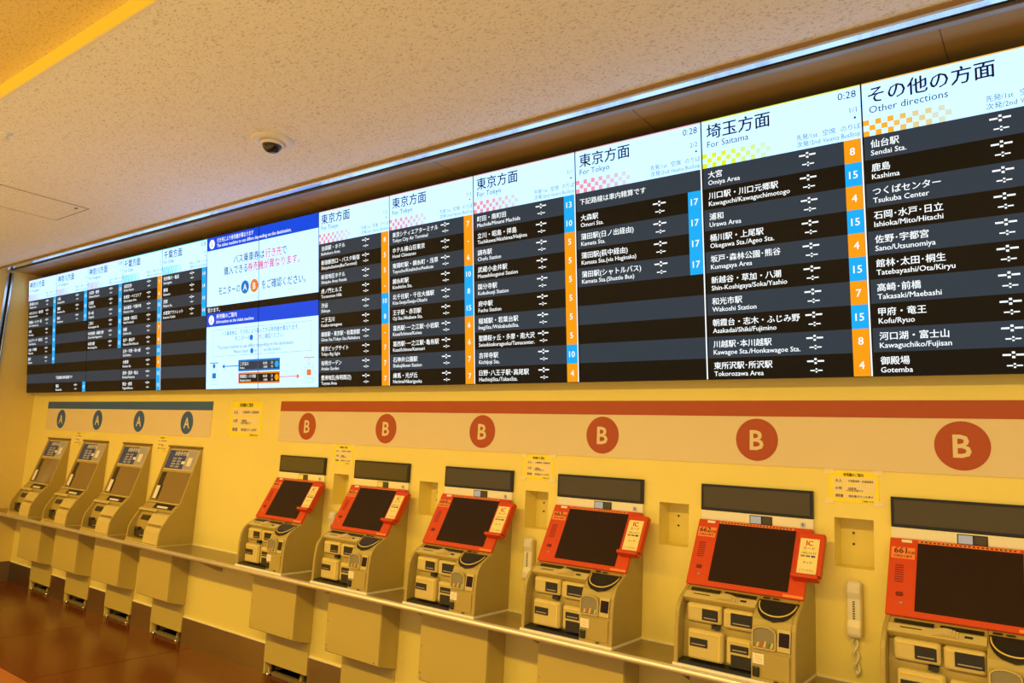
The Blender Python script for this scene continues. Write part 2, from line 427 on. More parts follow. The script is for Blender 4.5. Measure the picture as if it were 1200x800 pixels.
    if len(cells) >= 9 or key == 'saitama' or title == '東京方面':
        bm = B(); uv(bm, .987, .9955, lo, HS, e2); obj('edge_line', bm, g_text, t)

def cl(s): return {i: c for i, c in enumerate(s.split()) if c != '.'}
P = [
 ('kanagawa', '神奈川方面', 'For Kanagawa', [('横浜駅(YCAT)', 'Yokohama Sta.'), ('みなとみらい・桜木町', 'Minatomirai Area'), ('新横浜・センター南', 'Shin-Yokohama Sta.'), ('本牧', 'Honmoku'), ('たまプラーザ・新百合', 'Tama-Plaza Sta.'), ('大船・戸塚駅', 'Ofuna Sta.'), ('藤沢', 'Fujisawa')], cl('B13 B13 B13 B13 B14 B14 B14'), None, '1/3', 'leftmost monitor of the departure board, For Kanagawa with purple header and seven rows'),
 ('kanagawa', '神奈川方面', 'For Kanagawa', [('川崎', 'Kawasaki Sta.'), ('鎌倉', 'Kamakura Sta.'), ('橋本', 'Hashimoto'), None, None, None, None, None, ('下記路線は車内精算です',), ('蒲田', 'Kamata Sta.')], {0: 'B13', 1: 'B13', 2: 'B13', 9: 'B17'}, None, '2/3', 'second monitor from the left, For Kanagawa with three rows and one lone bottom row'),
 ('kanagawa', '神奈川方面', 'For Kanagawa', [('小田原・箱根', 'Odawara/Hakone'), ('辻堂駅', 'Tsujido Sta.'), ('茅ヶ崎', 'Chigasaki'), ('二俣川', 'Futamatagawa Sta.'), ('中央林間・相模大野', 'Chuorinkan/Sagamiono'), ('本厚木駅', 'Hon-Atsugi Sta.')], cl('B13 B13 B13 B12 B12 B12'), '0:28', '3/3', 'third monitor from the left, For Kanagawa with six rows beside blue cells'),
 ('chiba', '千葉方面', 'For Chiba', [('成田空港', 'Narita Airport'), ('新浦安・ベイエリア', 'Shin-Urayasu Area'), ('海浜幕張・千葉中央', 'Makuhari Area'), ('西船橋・津田沼', 'Nishi-Funabashi'), ('柏駅', 'Kashiwa Sta.'), ('松戸・新松戸', 'Matsudo/Shin-Matsudo'), ('五井・市原・姉ヶ崎', 'Goi/Ichihara'), ('木更津', 'Kisarazu Sta.'), ('君津・富津・館山', 'Kimitsu/Tateyama'), ('東金・成東', 'Togane/Naruto')], cl('O7 O6 B15 B15 O7 O6 B15 O6 B15 B15'), None, '1/2', 'fourth monitor from the left, full For Chiba list with turquoise striped header'),
 ('chiba', '千葉方面', 'For Chiba', [('安房鴨川・亀田', 'Kamogawa'), ('勝浦', 'Katsuura'), ('茂原', 'Mobara Sta.'), ('木更津アウトレット', 'Kisarazu Outlet')], cl('B14 B14 B14 B14'), '0:28', '2/2', 'half empty For Chiba monitor with four rows, left of the blue information screens'),
 None, None,
 ('tokyo', '東京方面', 'For Tokyo', [('池袋駅・ホテル', 'Ikebukuro Area'), ('新宿駅西口・バスタ新宿', 'ShinjukuStation(BusTerminal)'), ('新宿地区ホテル', 'Shinjuku Area Hotels'), ('虎ノ門ヒルズ', 'Toranomon Hills'), ('渋谷', 'Shibuya'), ('二子玉川', 'Futako-tamagawa'), ('銀座駅・東京駅・秋葉原駅', 'Ginza Sta./Tokyo Sta./Akihabara'), ('東京ビッグサイト', 'Tokyo Big Sight'), ('有明ガーデン', 'Ariake Garden'), ('豊洲地区(有明周辺)', 'Toyosu Area')], cl('O8 O5 O5 O- B10 B8 O- O7 O7 O7'), None, '1/2', 'For Tokyo monitor directly right of the blue information screens'),
 ('tokyo', '東京方面', 'For Tokyo', [('東京シティエアターミナル', 'Tokyo City Air Terminal'), ('ホテル椿山荘東京', 'Hotel Chinzanso'), ('東陽町駅・錦糸町・浅草', 'Toyocho/Kinshicho/Asakusa'), ('錦糸町駅', 'Kinshicho Sta.'), ('北千住駅・千住大橋駅', 'Kita-Senju/Senju-Ohashi'), ('王子駅・赤羽駅', 'Oji Sta./Akabane Sta.'), ('葛西駅･一之江駅･小岩駅', 'Kasai/Ichinoe/Koiwa'), ('葛西駅･一之江駅･亀有駅', 'Kasai/Ichinoe/Kameari'), ('石神井公園駅', 'Shakujiikoen Station'), ('練馬・光が丘', 'Nerima/Hikarigaoka')], cl('O7 O- O6 B10 B8 B15 O6 O6 O7 O7'), None, '1/1', 'second For Tokyo monitor, its first row reading Tokyo City Air Terminal'),
 ('tokyo', '東京方面', 'For Tokyo', [('町田・南町田', 'Machida/Minami Machida'), ('立川・昭島・拝島', 'Tachikawa/Akishima/Haijima'), ('調布駅', 'Chofu Station'), ('武蔵小金井駅', 'Musashikoganei Station'), ('国分寺駅', 'Kokubunji Station'), ('府中駅', 'Fuchu Station'), ('稲城駅・若葉台駅', 'InagiSta./WakabadaiSta.'), ('聖蹟桜ヶ丘・多摩・南大沢', 'Seisekisakuragaoka/Tamacenter.'), ('吉祥寺駅', 'Kichijoji Sta.'), ('日野･八王子駅･高尾駅', 'HachiojiSta./TakaoSta.')], cl('B13 B10 O5 O5 O5 O5 O5 O5 B10 O4'), None, '1/1', 'third For Tokyo monitor, its cells starting with blue 13 and 10'),
 ('tokyo', '東京方面', 'For Tokyo', [('下記路線は車内精算です',), ('大森駅', 'Omori Sta.'), ('蒲田駅(日ノ出経由)', 'Kamata Sta.'), ('蒲田駅(萩中経由)', 'Kamata Sta.(via Haginaka)'), ('蒲田駅(シャトルバス)', 'Kamata Sta.(Shuttle Bus)')], {1: 'B17', 2: 'B17', 3: 'B17', 4: 'B17'}, '0:28', '2/2', 'half empty For Tokyo monitor with four blue cells reading 17'),
 ('saitama', '埼玉方面', 'For Saitama', [('大宮', 'Omiya Area'), ('川口駅・川口元郷駅', 'Kawaguchi/Kawaguchimotogo'), ('浦和', 'Urawa Area'), ('桶川駅・上尾駅', 'Okegawa Sta./Ageo Sta.'), ('坂戸･森林公園･熊谷', 'Kumagaya Area'), ('新越谷・草加・八潮', 'Shin-Koshigaya/Soka/Yashio'), ('和光市駅', 'Wakoshi Station'), ('朝霞台・志木・ふじみ野', 'Asakadai/Shiki/Fujimino'), ('川越駅･本川越駅', 'Kawagoe Sta./Honkawagoe Sta.'), ('東所沢駅･所沢駅', 'Tokorozawa Area')], cl('O8 B15 O4 B15 O4 B15 O7 B15 O8 O4'), '0:28', '1/1', 'For Saitama monitor with yellow chequered header'),
 ('other', 'その他の方面', 'Other directions', [('仙台駅', 'Sendai Sta.'), ('鹿島', 'Kashima'), ('つくばセンター', 'Tsukuba Center'), ('石岡･水戸･日立', 'Ishioka/Mito/Hitachi'), ('佐野･宇都宮', 'Sano/Utsunomiya'), ('館林･太田･桐生', 'Tatebayashi/Ota/Kiryu'), ('高崎･前橋', 'Takasaki/Maebashi'), ('甲府・竜王', 'Kofu/Ryuo'), ('河口湖・富士山', 'Kawaguchiko/Fujisan'), ('御殿場', 'Gotemba')], cl('O4 B12 B12 B12 B12 B12 B12 B12 B12 B12'), '0:28', '1/1', 'rightmost monitor, Other directions with orange chequered header'),
]
for k, d in enumerate(P):
    if d is None: continue
    t, sc = monitor(k, d[7])
    content(sc, d[0], d[1], d[2], d[3], d[4], d[5], d[6])

# the two information screens share one picture; it is cut at the seam
def info_layers():
    e = [-.0002, -.0005, -.0008, -.0011, -.0014]; T = TOP-.004; lo = .0036; X0, X1 = .0045, 1.9955
    out = []
    def L(name, M): return (name, M)
    def new(b): bm_ = B(); out.append((b[0], bm_, b[1])); return bm_
    def tx(b, *a, **k): text(new(b), *a, **k)
    def uq(b, *a): uv(new(b), *a)
    def tri(b, y, *pts): q = new(b); q.faces.new([q.verts.new((x*U, y, z*U)) for x, z in pts])
    b = L('notice_panel', g_white); uq(b, X0, X1, .945, 1.592, e[0])
    b = L('guide_panel', g_white); uq(b, X0, X1, lo, .712, e[0])
    b = L('title_bar', g_deep); uq(b, X0, X1, 1.592, T, e[0])
    b = L('title_bar', g_deep); uq(b, X0, X1, .712, .868, e[0])
    b = L('ticker_bar', g_night); uq(b, X0, X1, .868, .945, e[0])
    def circ(b_, cx, cz, r, y, n=28):
        b = new(b_); b.faces.new([b.verts.new(((cx+r*math.cos(2*math.pi*i/n))*U, y, (cz+r*math.sin(2*math.pi*i/n))*U)) for i in range(n)])
    b = L('information_mark', g_text); circ(b, .10, 1.665, .055, e[1]); circ(b, .10, .79, .055, e[1])
    b = L('information_mark', g_deep); tx(b, 'i', .085*U, .10*U, 1.635*U, e[2], 'C', bold=.02); tx(b, 'i', .085*U, .10*U, .76*U, e[2], 'C', bold=.02)
    b = L('title_lettering', g_text)
    tx(b, '行き先により券売機が異なります', .058*U, .20*U, 1.675*U, e[1], maxw=.70*U, bold=.014)
    tx(b, 'The ticket machine to use differs depending on the destination.', .054*U, .20*U, 1.618*U, e[1], maxw=1.36*U, bold=.014)
    tx(b, '券売機のご案内', .058*U, .20*U, .802*U, e[1], bold=.014); tx(b, 'Information on the ticket machine', .052*U, .20*U, .745*U, e[1], bold=.014, maxw=.78*U)
    tx(b, '受けます。', .058*U, .02*U, .882*U, e[1], bold=.012)
    b = L('notice_lettering', g_dark)
    tx(b, 'バス乗車券は', .105*U, .53*U, 1.40*U, e[1], maxw=.57*U, bold=.008); tx(b, 'で', .105*U, 1.40*U, 1.40*U, e[1])
    tx(b, '購入できる', .105*U, .345*U, 1.285*U, e[1], maxw=.45*U, bold=.008)
    tx(b, 'モニターの', .105*U, .24*U, 1.07*U, e[1], maxw=.42*U, bold=.008); tx(b, 'をご確認ください。', .105*U, 1.055*U, 1.07*U, e[1], maxw=.74*U, bold=.008)
    b = L('notice_lettering', g_redt)
    tx(b, '行き先', .105*U, 1.12*U, 1.40*U, e[1], maxw=.28*U, bold=.014); tx(b, '券売機が異なります。', .105*U, .80*U, 1.285*U, e[1], maxw=.90*U, bold=.014)
    b = L('letter_disc', g_midblue); circ(b, .752, 1.112, .073, e[1])
    b = L('letter_disc', g_markor); circ(b, .922, 1.112, .073, e[1])
    b = L('disc_lettering', g_text); tx(b, 'A', .10*U, .752*U, 1.076*U, e[2], 'C', bold=.012); tx(b, 'B', .10*U, .922*U, 1.076*U, e[2], 'C', bold=.012)
    b = new(L('frame_outline', glow('pale_frame', (170, 205, 225), 1.0)))
    for a in ((.138, 1.888, .664, .670), (.138, 1.888, .366, .372), (.138, .144, .372, .664), (1.882, 1.888, .372, .664)): uv(b, *a, e[1])
    b = L('guide_lettering', glow('text_slate', (70, 90, 115), .9))
    tx(b, 'バス乗車券は、行き先により購入できる券売機が異なります。', .060*U, .31*U, .598*U, e[1], maxw=1.38*U)
    tx(b, 'モニターの', .060*U, .57*U, .532*U, e[1]); tx(b, 'をご確認ください。', .060*U, 1.02*U, .532*U, e[1], maxw=.42*U)
    tx(b, 'The ticket machine to use differs depending on the destination.', .054*U, .23*U, .450*U, e[1], maxw=1.52*U)
    tx(b, 'Please check', .054*U, .55*U, .394*U, e[1]); tx(b, 'or', .054*U, .93*U, .394*U, e[1]); tx(b, 'on the board.', .054*U, 1.10*U, .394*U, e[1])
    b = L('small_disc', g_midblue); circ(b, .875, .552, .032, e[1]); circ(b, .885, .408, .030, e[1]); circ(b, .165, .262, .026, e[1])
    b = L('small_disc', g_markor); circ(b, .967, .552, .032, e[1]); circ(b, 1.045, .408, .030, e[1]); circ(b, 1.85, .262, .026, e[1])
    b = L('small_disc', g_white); circ(b, 1.85, .262, .020, e[2]); circ(b, .967, .552, .026, e[2]); circ(b, 1.045, .408, .024, e[2])
    b = L('guide_box', g_midblue); uq(b, .638, 1.378, .190, .316, e[1]); uq(b, .08, .25, .292, .302, e[1]); uq(b, .13, .205, .122, .182, e[2])
    uq(b, .37, .638, .248, .258, e[1]); tri(b, e[1], (.325, .253), (.375, .282), (.375, .224))
    b = L('guide_box', g_markor); uq(b, .638, 1.378, .054, .177, e[1]); uq(b, 1.763, 1.937, .296, .306, e[1]); uq(b, 1.815, 1.885, .122, .182, e[2])
    uq(b, 1.378, 1.66, .112, .122, e[1]); tri(b, e[1], (1.705, .117), (1.655, .146), (1.655, .088))
    for cx in (.167, 1.85):
        b = new(L('machine_outline', glow('pale_icon', (150, 190, 215), 1.0)))
        for a in ((cx-.062, cx+.062, .226, .230), (cx-.062, cx+.062, .200, .204), (cx-.062, cx-.058, .05, .23), (cx+.058, cx+.062, .05, .23), (cx-.062, cx+.062, .094, .098), (cx-.062, cx+.062, .050, .054)): uv(b, *a, e[1])
    b = L('guide_row', g_slate); uq(b, .655, 1.362, .208, .296, e[2])
    b = L('guide_row', g_night); uq(b, .655, 1.362, .072, .158, e[2])
    b = L('number_disc', g_blue); circ(b, 1.325, .252, .034, e[3])
    b = L('number_disc', g_orange); circ(b, 1.325, .115, .034, e[3])
    b = L('guide_row_lettering', g_text)
    for z, s, s2 in ((.252, '二子玉川', 'Futako'), (.115, '新宿駅西口・バスタ新宿', 'Shinjuku Station')):
        tx(b, s, .040*U, .67*U, (z+.004)*U, e[3], maxw=.29*U, bold=.016); tx(b, s2, .032*U, .67*U, (z-.034)*U, e[3], maxw=.2*U, bold=.014)
        tx(b, '10:20', .036*U, 1.09*U, (z+.004)*U, e[3], bold=.016); tx(b, '10:50', .032*U, 1.10*U, (z-.034)*U, e[3], bold=.016)
        tx(b, '○', .036*U, 1.23*U, (z+.004)*U, e[3], bold=.016); tx(b, 'N', .032*U, 1.235*U, (z-.034)*U, e[3], bold=.016)
    return out
for half in (0, 1):
    t, sc = monitor(5+half, ['left information screen with a blue A disc on white notice', 'right information screen ending the red and white notice, beside a For Tokyo list'][half])
    for name, b, M in info_layers():
        geom = b.verts[:]+b.edges[:]+b.faces[:]
        s = 1.0-.0045 if half == 0 else 1.0+.0045
        bmesh.ops.bisect_plane(b, geom=geom, plane_co=(s*U, 0, 0), plane_no=(1, 0, 0), clear_outer=half == 0, clear_inner=half == 1)
        if not b.faces: b.free(); continue
        obj(name, b, M, t, off=(half*PW, 0, 0))

# ================================================================== SIGN BOARDS
def sign(name, x0, x1, xsd, letter, M, label):
    t = thing(name, (x0, YW, 1.565), label, 'sign'); off = (x0, YW, 1.565)
    bx('board', m_sign, t, (x0, x1, YW-.004, YW, 1.565, 1.779), off)
    bx('colour_stripe', M, t, (x0, x1, YW-.005, YW, 1.779, 1.849), off)
    for x in xsd:
        bm = B(); disc(bm, x, 1.676, .093, YW-.0052, YW-.004); dd = obj('letter_disc', bm, M, t, off)
        bm = B(); text(bm, letter, .122, x, 1.676-.0435, YW-.0058, 'C', swell=.018); obj('letter', bm, m_sign, dd, off)
sign('machine_sign', .352, 3.392, XA, 'A', m_stripeA, 'pale wall sign with slate blue stripe and four round A marks')
sign('machine_sign', 4.270, 11.4, XB, 'B', m_stripeB, 'long pale wall sign with rust red stripe and round B marks')

# ================================================================== COUNTER
ct = thing('counter_shelf', (0, YW, 0), 'long narrow brown counter with rounded steel front edge under the ticket machines', 'counter')
off = (0, YW, 0)
bx('counter_top', m_counter, ct, (XL, XR-.5, YS+.012, YW, ZS-.03, ZS), off)
bm = B(); extrude_x(bm, [(YS+.012+.019*math.cos(a), ZS-.0165+.0162*math.sin(a)) for a in [math.pi/2+i*math.pi/10 for i in range(11)]], XL, XR-.5)
obj('front_edge', bm, m_nose, ct, off, smooth=True)
sed = [XL]
for c in [x+.030 for x in XA]: sed += [c-.246, c+.246]
for c in [x-.005 for x in XB]: sed += [c-.250, c+.250]
sed.append(XR-.5)
for i in range(0, len(sed), 2): bx('counter_sealant', m_plinth, wall_back, (sed[i], sed[i+1], YW-.008, YW, ZS, ZS+.005))
for c in CABX + [3.74, CABX[3]+.62]:
    xx = c-.262 if c in CABX else c
    bm = B(); extrude_x(bm, [(YS+.05, ZS-.03), (YW, ZS-.03), (YW, ZS-.15)], xx, xx+.006); obj('bracket', bm, m_cab, ct, off)

# ================================================================== CABINETS UNDER THE COUNTER
def make_cabinet():
    t = thing('under_counter_cabinet', (0, YW, 0), '', 'cabinet', 'cabinets under the counter'); off = (0, YW, 0)
    bm = B(); extrude_x(bm, [(-.050, ZS-.031), (YW, ZS-.031), (YW, .278), (-.050, .318)], -.236, .236); obj('upper_box', bm, m_cab, t, off, .003)
    d = bx('door', m_cab, t, (-.234, .234, -.056, -.050, .322, ZS-.034), off, .0025)
    for x, z in ((-.222, .36), (-.215, .335), (.20, .335), (.222, .52), (-.222, .50)):
        bm = B(); disc(bm, x, z, .0045, -.0575, -.056, 10); obj('screw', bm, m_brass, d, off)
    bm = B(); box(bm, -.228, .228, YW-.012, YW, .079, .278); obj('lower_box', bm, m_cab, t, off, .002)
    for x in (-.17, .17):
        f = bx('foot_bracket', m_steel, t, (x-.035, x-.005, YW+.02, YW+.05, .0, .078), off)
        bm = B(); lathe(bm, [(.016, 0), (.016, .006), (.006, .010), (.006, .06)], (x-.02, YW+.01, 0), 12); obj('levelling_foot', bm, m_chrome, t, off, smooth=True)
    bx('floor_rail', mat('dull_rail', (.20, .15, .07), .5), t, (-.15, .19, YW+.004, YW+.03, 0, .026), off)
    return t
cab0 = make_cabinet()
for i, c in enumerate(CABX):
    o = cab0 if i == 0 else copy_tree(cab0)
    o.location.x = c
    names = ['leftmost', 'second', 'third', 'fourth'] if i < 4 else ['first', 'second', 'third', 'fourth', 'fifth', 'sixth']
    o['label'] = ('beige cabinet below the counter under the %s ticket machine marked A' if i < 4 else 'beige cabinet below the counter under the %s orange ticket machine from the left') % names[i if i < 4 else i-4]

# ================================================================== ORANGE TICKET MACHINES (B)
PROF = [(.078, 1.308), (-.070, 1.043), (-.112, 1.020), (-.151, .996), (-.172, .970), (-.182, .945), (-.190, .884), (-.194, .736)]
def pf(z, prof=PROF, inset=0.):
    for (y0, z0), (y1, z1) in zip(prof, prof[1:]):
        if z0 >= z >= z1: return (y0+(y1-y0)*(z0-z)/(z0-z1)+inset, z)
    return (prof[-1][0]+inset, z)
def curved(bm, x0, x1, zt, zb, d0, d1, n=5, prof=PROF):
    """strip following the machine profile between two heights"""
    pts = [zt+(zb-zt)*i/n for i in range(n+1)]
    pr = [(pf(z, prof)[0]-d1, z) for z in pts] + [(pf(z, prof)[0]-d0, z) for z in pts[::-1]]
    extrude_x(bm, pr, x0, x1)
def make_B():
    t = thing('ticket_machine', (0, YW, ZS), '', 'ticket machine', 'orange ticket machines'); off = (0, YW, ZS)
    hw = .246
    def P_(name, bm, M, par=None, **k): return obj(name, bm, M, par or t, off, **k)
    # cheeks
    for s in (-1, 1):
        bm = B(); extrude_x(bm, [(YW, 1.306)] + PROF + [(YW, .736)], *sorted((s*hw, s*(hw-.018)))); P_('side_panel', bm, m_body, bevel=.004)
    bm = B(); box(bm, -hw-.002, hw+.002, -.199, YW, ZS, ZS+.010); P_('base_plinth', bm, m_plinth)
    # upper wedge carrying the screen
    bm = B(); extrude_x(bm, [(YW, 1.304), (.080, 1.304), (-.064, 1.043), (YW, 1.043)], -hw+.018, hw-.018); P_('upper_housing', bm, m_body)
    A0, A1 = (.078, 1.308), (-.070, 1.043)
    def S(t0): return (A0[0]+(A1[0]-A0[0])*t0, A0[1]+(A1[1]-A0[1])*t0)
    bm = B(); slab(bm, -hw, hw, A0, A1, -.004, .012); rp = P_('red_panel', bm, m_red, bevel=.003)
    bm = B(); slab(bm, -.150, .182, S(.055), S(.925), .012, .0145); P_('touch_screen', bm, m_screen, rp, bevel=.001)
    bm = B(); slab(bm, -.148, .172, S(.015), S(.048), .012, .0135); P_('instruction_strip', bm, m_orange_st, rp)
    bm = B()
    for i in range(22): slab(bm, -.14+i*.014, -.132+i*.014, S(.023), S(.040), .0136, .0138)
    P_('instruction_print', bm, m_ink, rp)
    bm = B(); slab(bm, -.205, -.170, S(.02), S(.055), .012, .0135); st = P_('small_label', bm, m_paper, rp)
    bm = B(); slab(bm, -.238, -.158, S(.125), S(.275), .012, .0132); P_('number_sticker', bm, m_orange_st, rp)
    bm = B()
    for i in range(8): slab(bm, -.222, -.192, S(.36+i*.03), S(.372+i*.03), .012, .0128)
    P_('speaker_grille', bm, m_reddark, rp)
    c = S(.735); bm = B(); slab(bm, -.214, -.190, S(.71), S(.76), .012, .017); P_('call_button', bm, m_reddark, rp, bevel=.008)
    bm = B(); slab(bm, -.200, -.188, S(.83), S(.855), .012, .016); P_('keyhole', bm, m_brass, rp, bevel=.004)
    bm = B(); slab(bm, .165, .244, S(.955), S(.99), .012, .0135); P_('small_label', bm, m_orange_st, rp)
    # IC card reader
    bm = B(); slab(bm, .203, .306, S(.10), S(.70), .012, .044); ic = P_('card_reader', bm, m_red, bevel=.006)
    bm = B(); slab(bm, .195, .300, S(.70), S(.755), .012, .062); P_('reader_ledge', bm, m_red, ic, bevel=.005)
    bm = B(); slab(bm, .296, .306, S(.17), S(.70), .044, .052); P_('reader_rim', bm, m_red, ic)
    bm = B(); slab(bm, .214, .288, S(.19), S(.68), .044, .0455); P_('reader_label', bm, mat('pale_yellow_label', (.92, .80, .38), .45), ic)
    bm = B(); text_on(bm, 'IC', .030, .251, S(.19), S(.68), .20, .0459, bold=.03); P_('reader_mark', bm, m_redink, ic)
    for s_, sz, t_ in (('カード', .016, .32), ('ご利用になれます', .010, .44), ('タッチ', .013, .72), ('してください', .010, .93)):
        bm = B(); text_on(bm, s_, sz, .251, S(.19), S(.68), t_, .0459, maxw=.06); P_('reader_print', bm, m_ink, ic)
    for x_, M_ in ((.222, m_pink), (.242, m_green), (.262, m_blueinfo)):
        bm = B(); slab(bm, x_, x_+.016, S(.425), S(.45), .0456, .0459); P_('reader_symbol', bm, M_, ic)
    # header screen and polished strip on the wall above
    h = P_('header_screen', (lambda b: (box(b, -.244, .244, .078, YW, 1.354, 1.469), b)[1])(B()), m_black, bevel=.002)
    bm = B(); box(bm, -.232, .232, .0765, .078, 1.366, 1.458); P_('header_glass', bm, m_glassup, h)
    bm = B(); box(bm, -.244, .244, .080, YW, 1.308, 1.353); cs = P_('polished_strip', bm, mat('cream_reflection_strip', (.95, .90, .62), .25, .25), bevel=.002)  # steel strip, its bright reflection put into a cream base colour
    bm = B(); box(bm, -.022, .076, .0785, .080, 1.311, 1.348); P_('sensor_frame', bm, m_black, cs, bevel=.003)
    bm = B(); box(bm, -.018, .028, .0775, .0785, 1.314, 1.345); P_('sensor_window', bm, m_chrome, cs)
    bm = B(); box(bm, .034, .072, .0775, .0785, 1.314, 1.345); P_('camera_window', bm, m_glassup, cs)
    bm = B(); disc(bm, .203, 1.328, .010, .076, .080, 20); lk = P_('key_lock', bm, m_brass, cs)
    bm = B(); box(bm, .2015, .2045, .0755, .076, 1.322, 1.334); P_('key_slot', bm, m_black, cs)
    # lower body: right block flush, left bay recessed
    XD = .076
    bm = B(); extrude_x(bm, [(YW, 1.043), (-.066, 1.043)] + [(y+.003, z) for y, z in PROF[2:-1]] + [(-.191, .745), (YW, .745)], XD, hw-.018); P_('front_panel', bm, m_body, bevel=.004)
    bm = B(); extrude_x(bm, [(YW, 1.043), (-.066, 1.043), (-.111, 1.019), (-.140, 1.000), (-.128, .985), (-.105, .97), (-.130, .90), (-.134, .745), (YW, .745)], -hw+.018, XD); P_('bay_back', bm, m_body, bevel=.002)
    bm = B(); extrude_x(bm, [(-.134, .745), (-.188, .745), (-.186, .757), (-.134, .762)], -hw+.018, XD); P_('coin_tray', bm, m_black)
    for a, b in ((-.212, -.085), (-.066, .066)):
        bm = B(); slab(bm, a, b, (-.084, 1.0353), (-.100, 1.0266), .0005, .003); P_('bill_slot', bm, m_black)
    bm = B(); slab(bm, -hw+.018, XD, (-.108, 1.0215), (-.140, 1.0005), .0, .005); sr = P_('strap_rail', bm, m_pod, bevel=.002)
    bm = B()
    ring = [(-.092+.094*i/10, .006+.016*math.sin(math.pi*i/10)) for i in range(11)]
    for (xa, da), (xb, db) in zip(ring, ring[1:]): slab(bm, xa, xb, (-.112, 1.0185), (-.137, 1.0020), .004, (da+db)/2)
    P_('strap_handle', bm, m_pod, sr)
    bm = B()
    slab(bm, -.19, -.12, (-.118, 1.0150), (-.122, 1.0124), .005, .0055); slab(bm, .01, .035, (-.117, 1.0157), (-.126, 1.0098), .005, .0055)
    P_('strap_print', bm, m_ink, sr)
    # four pods
    def pod(x0, x1, zt, zb, yb, yf, ox0, ox1, oz1, oz0, nm):
        rim = .010
        bm = B(); box(bm, x0, x1, yf, yb, zb, zt)
        o = P_(nm, bm, m_pod, bevel=.011, seg=3)
        bm = B(); box(bm, x0+.010, x1-.011, yf-.003, yf+.002, zt-rim-.006, zt-.009); box(bm, x1-rim-.007, x1-.010, yf-.003, yf+.002, zb+.012, zt-rim-.006); P_('yellow_rim', bm, m_podrim, o)
        bm = B(); box(bm, ox0, ox1, yf-.004, yf, oz0, oz1); P_('opening', bm, m_black, o)
        bm = B(); box(bm, ox0+.008, ox1-.008, yf-.0048, yf-.004, oz0+.007, oz0+.011); P_('guide_bar', bm, m_steel, o)
        return o
    pod(-.208, -.060, .984, .910, -.095, -.150, -.140, -.072, .966, .923, 'bill_unit')
    pod(-.052, .074, .982, .906, -.095, -.152, -.018, .068, .970, .922, 'bill_unit')
    pod(-.196, -.046, .886, .766, -.125, -.168, -.184, -.110, .850, .818, 'ticket_unit')
    pod(-.036, .072, .878, .770, -.125, -.160, -.016, .058, .850, .822, 'ticket_unit')
    bm = B(); box(bm, -.100, -.068, -.152, -.12, .893, .908); P_('sensor_slot', bm, m_black)
    bm = B(); box(bm, -.014, .066, -.164, -.160, .765, .812); P_('return_opening', bm, m_black)
    # coin bowl on the right: half moon on the curved shoulder
    n = 18
    def moon(rx, dz, zt, d, cx=.157):
        b = B(); pts = [(cx-rx, zt), (cx+rx, zt)] + [(cx+rx*math.cos(a), zt-dz*math.sin(a)) for a in [math.pi*i/n for i in range(1, n)]]
        rows = 8
        # build as horizontal strips so that it follows the profile
        for i in range(rows):
            z0, z1 = zt-dz*i/rows, zt-dz*(i+1)/rows
            w0 = rx*math.sqrt(max(0, 1-(i/rows)**2)); w1 = rx*math.sqrt(max(0.0004, 1-((i+1)/rows)**2))
            (y0, _), (y1, _) = pf(z0), pf(z1)
            quad(b, [(cx-w0, y0-d, z0), (cx+w0, y0-d, z0), (cx+w1, y1-d, z1), (cx-w1, y1-d, z1)])
        bmesh.ops.remove_doubles(b, verts=b.verts, dist=1e-5)
        g_ = bmesh.ops.extrude_face_region(b, geom=b.faces[:])
        bmesh.ops.translate(b, verts=[v for v in g_['geom'] if isinstance(v, bmesh.types.BMVert)], vec=(0, .008, 0))
        return b
    cb = P_('coin_bowl', moon(.078, .066, 1.032, .0045), m_black)
    bm = B(); pts = []
    for i in range(n+1):
        a = math.pi*i/n; z = 1.028-.042*math.sin(a); pts.append((.157-.072*math.cos(a), pf(z)[0]-.008, z))
    tube(bm, pts, .0028, 6); P_('bowl_lip', bm, m_podrim, cb, smooth=True)
    bm = B(); slab(bm, .09, .118, (-.078, 1.0386), (-.086, 1.0341), .003, .0036); slab(bm, .128, .155, (-.080, 1.0375), (-.086, 1.0341), .003, .0036); P_('bowl_print', bm, m_ink, cb)
    # arched pocket with tickets
    bm = B(); pr = [(.086, .868), (.170, .868), (.170, .925)] + [(.128+.042*math.cos(a), .925+.020*math.sin(a)) for a in [math.pi*i/8 for i in range(1, 8)]] + [(.086, .925)]
    extrude_y(bm, pr, -.1945, -.184); pk = P_('ticket_pocket', bm, mat('pocket_shadow_plastic', (.26, .235, .15), .5))
    bm = B()
    for (xa, za), (xb, zb) in zip(pr, pr[1:]+pr[:1]):
        d_ = Vector((xb-xa, zb-za)).normalized(); nx, nz = d_.y*.004, -d_.x*.004
        v_ = [(xa, za), (xb, zb), (xb+nx, zb+nz), (xa+nx, za+nz)]; extrude_y(bm, v_, -.199, -.188)
    P_('pocket_rim', bm, m_pod, pk)
    for i, (xx, M) in enumerate([(.103, m_pod), (.117, m_pink), (.130, m_pod), (.144, m_green), (.157, m_pod)]):
        bm = B(); slab(bm, xx-.006, xx+.003, (-.1945, .888+.003*(i % 3)), (-.1945, .871), 0, .002, xt=(xx, xx+.009)); P_('ticket_stub', bm, M, pk)
    # card window
    bm = B(); curved(bm, .176, .227, .946, .864, -.004, .004); cw = P_('card_frame', bm, m_pod, bevel=.002)
    bm = B(); curved(bm, .184, .223, .934, .884, .004, .0055); P_('card_window', bm, m_screen, cw)
    # access door, sticker, lock
    bm = B(); box(bm, .118, .224, -.1945, -.188, .758, .850); ad = P_('access_door', bm, m_body, bevel=.002)
    bm = B(); box(bm, .084, .128, -.1956, -.1935, .806, .845); sp = P_('instruction_sticker', bm, m_paper)
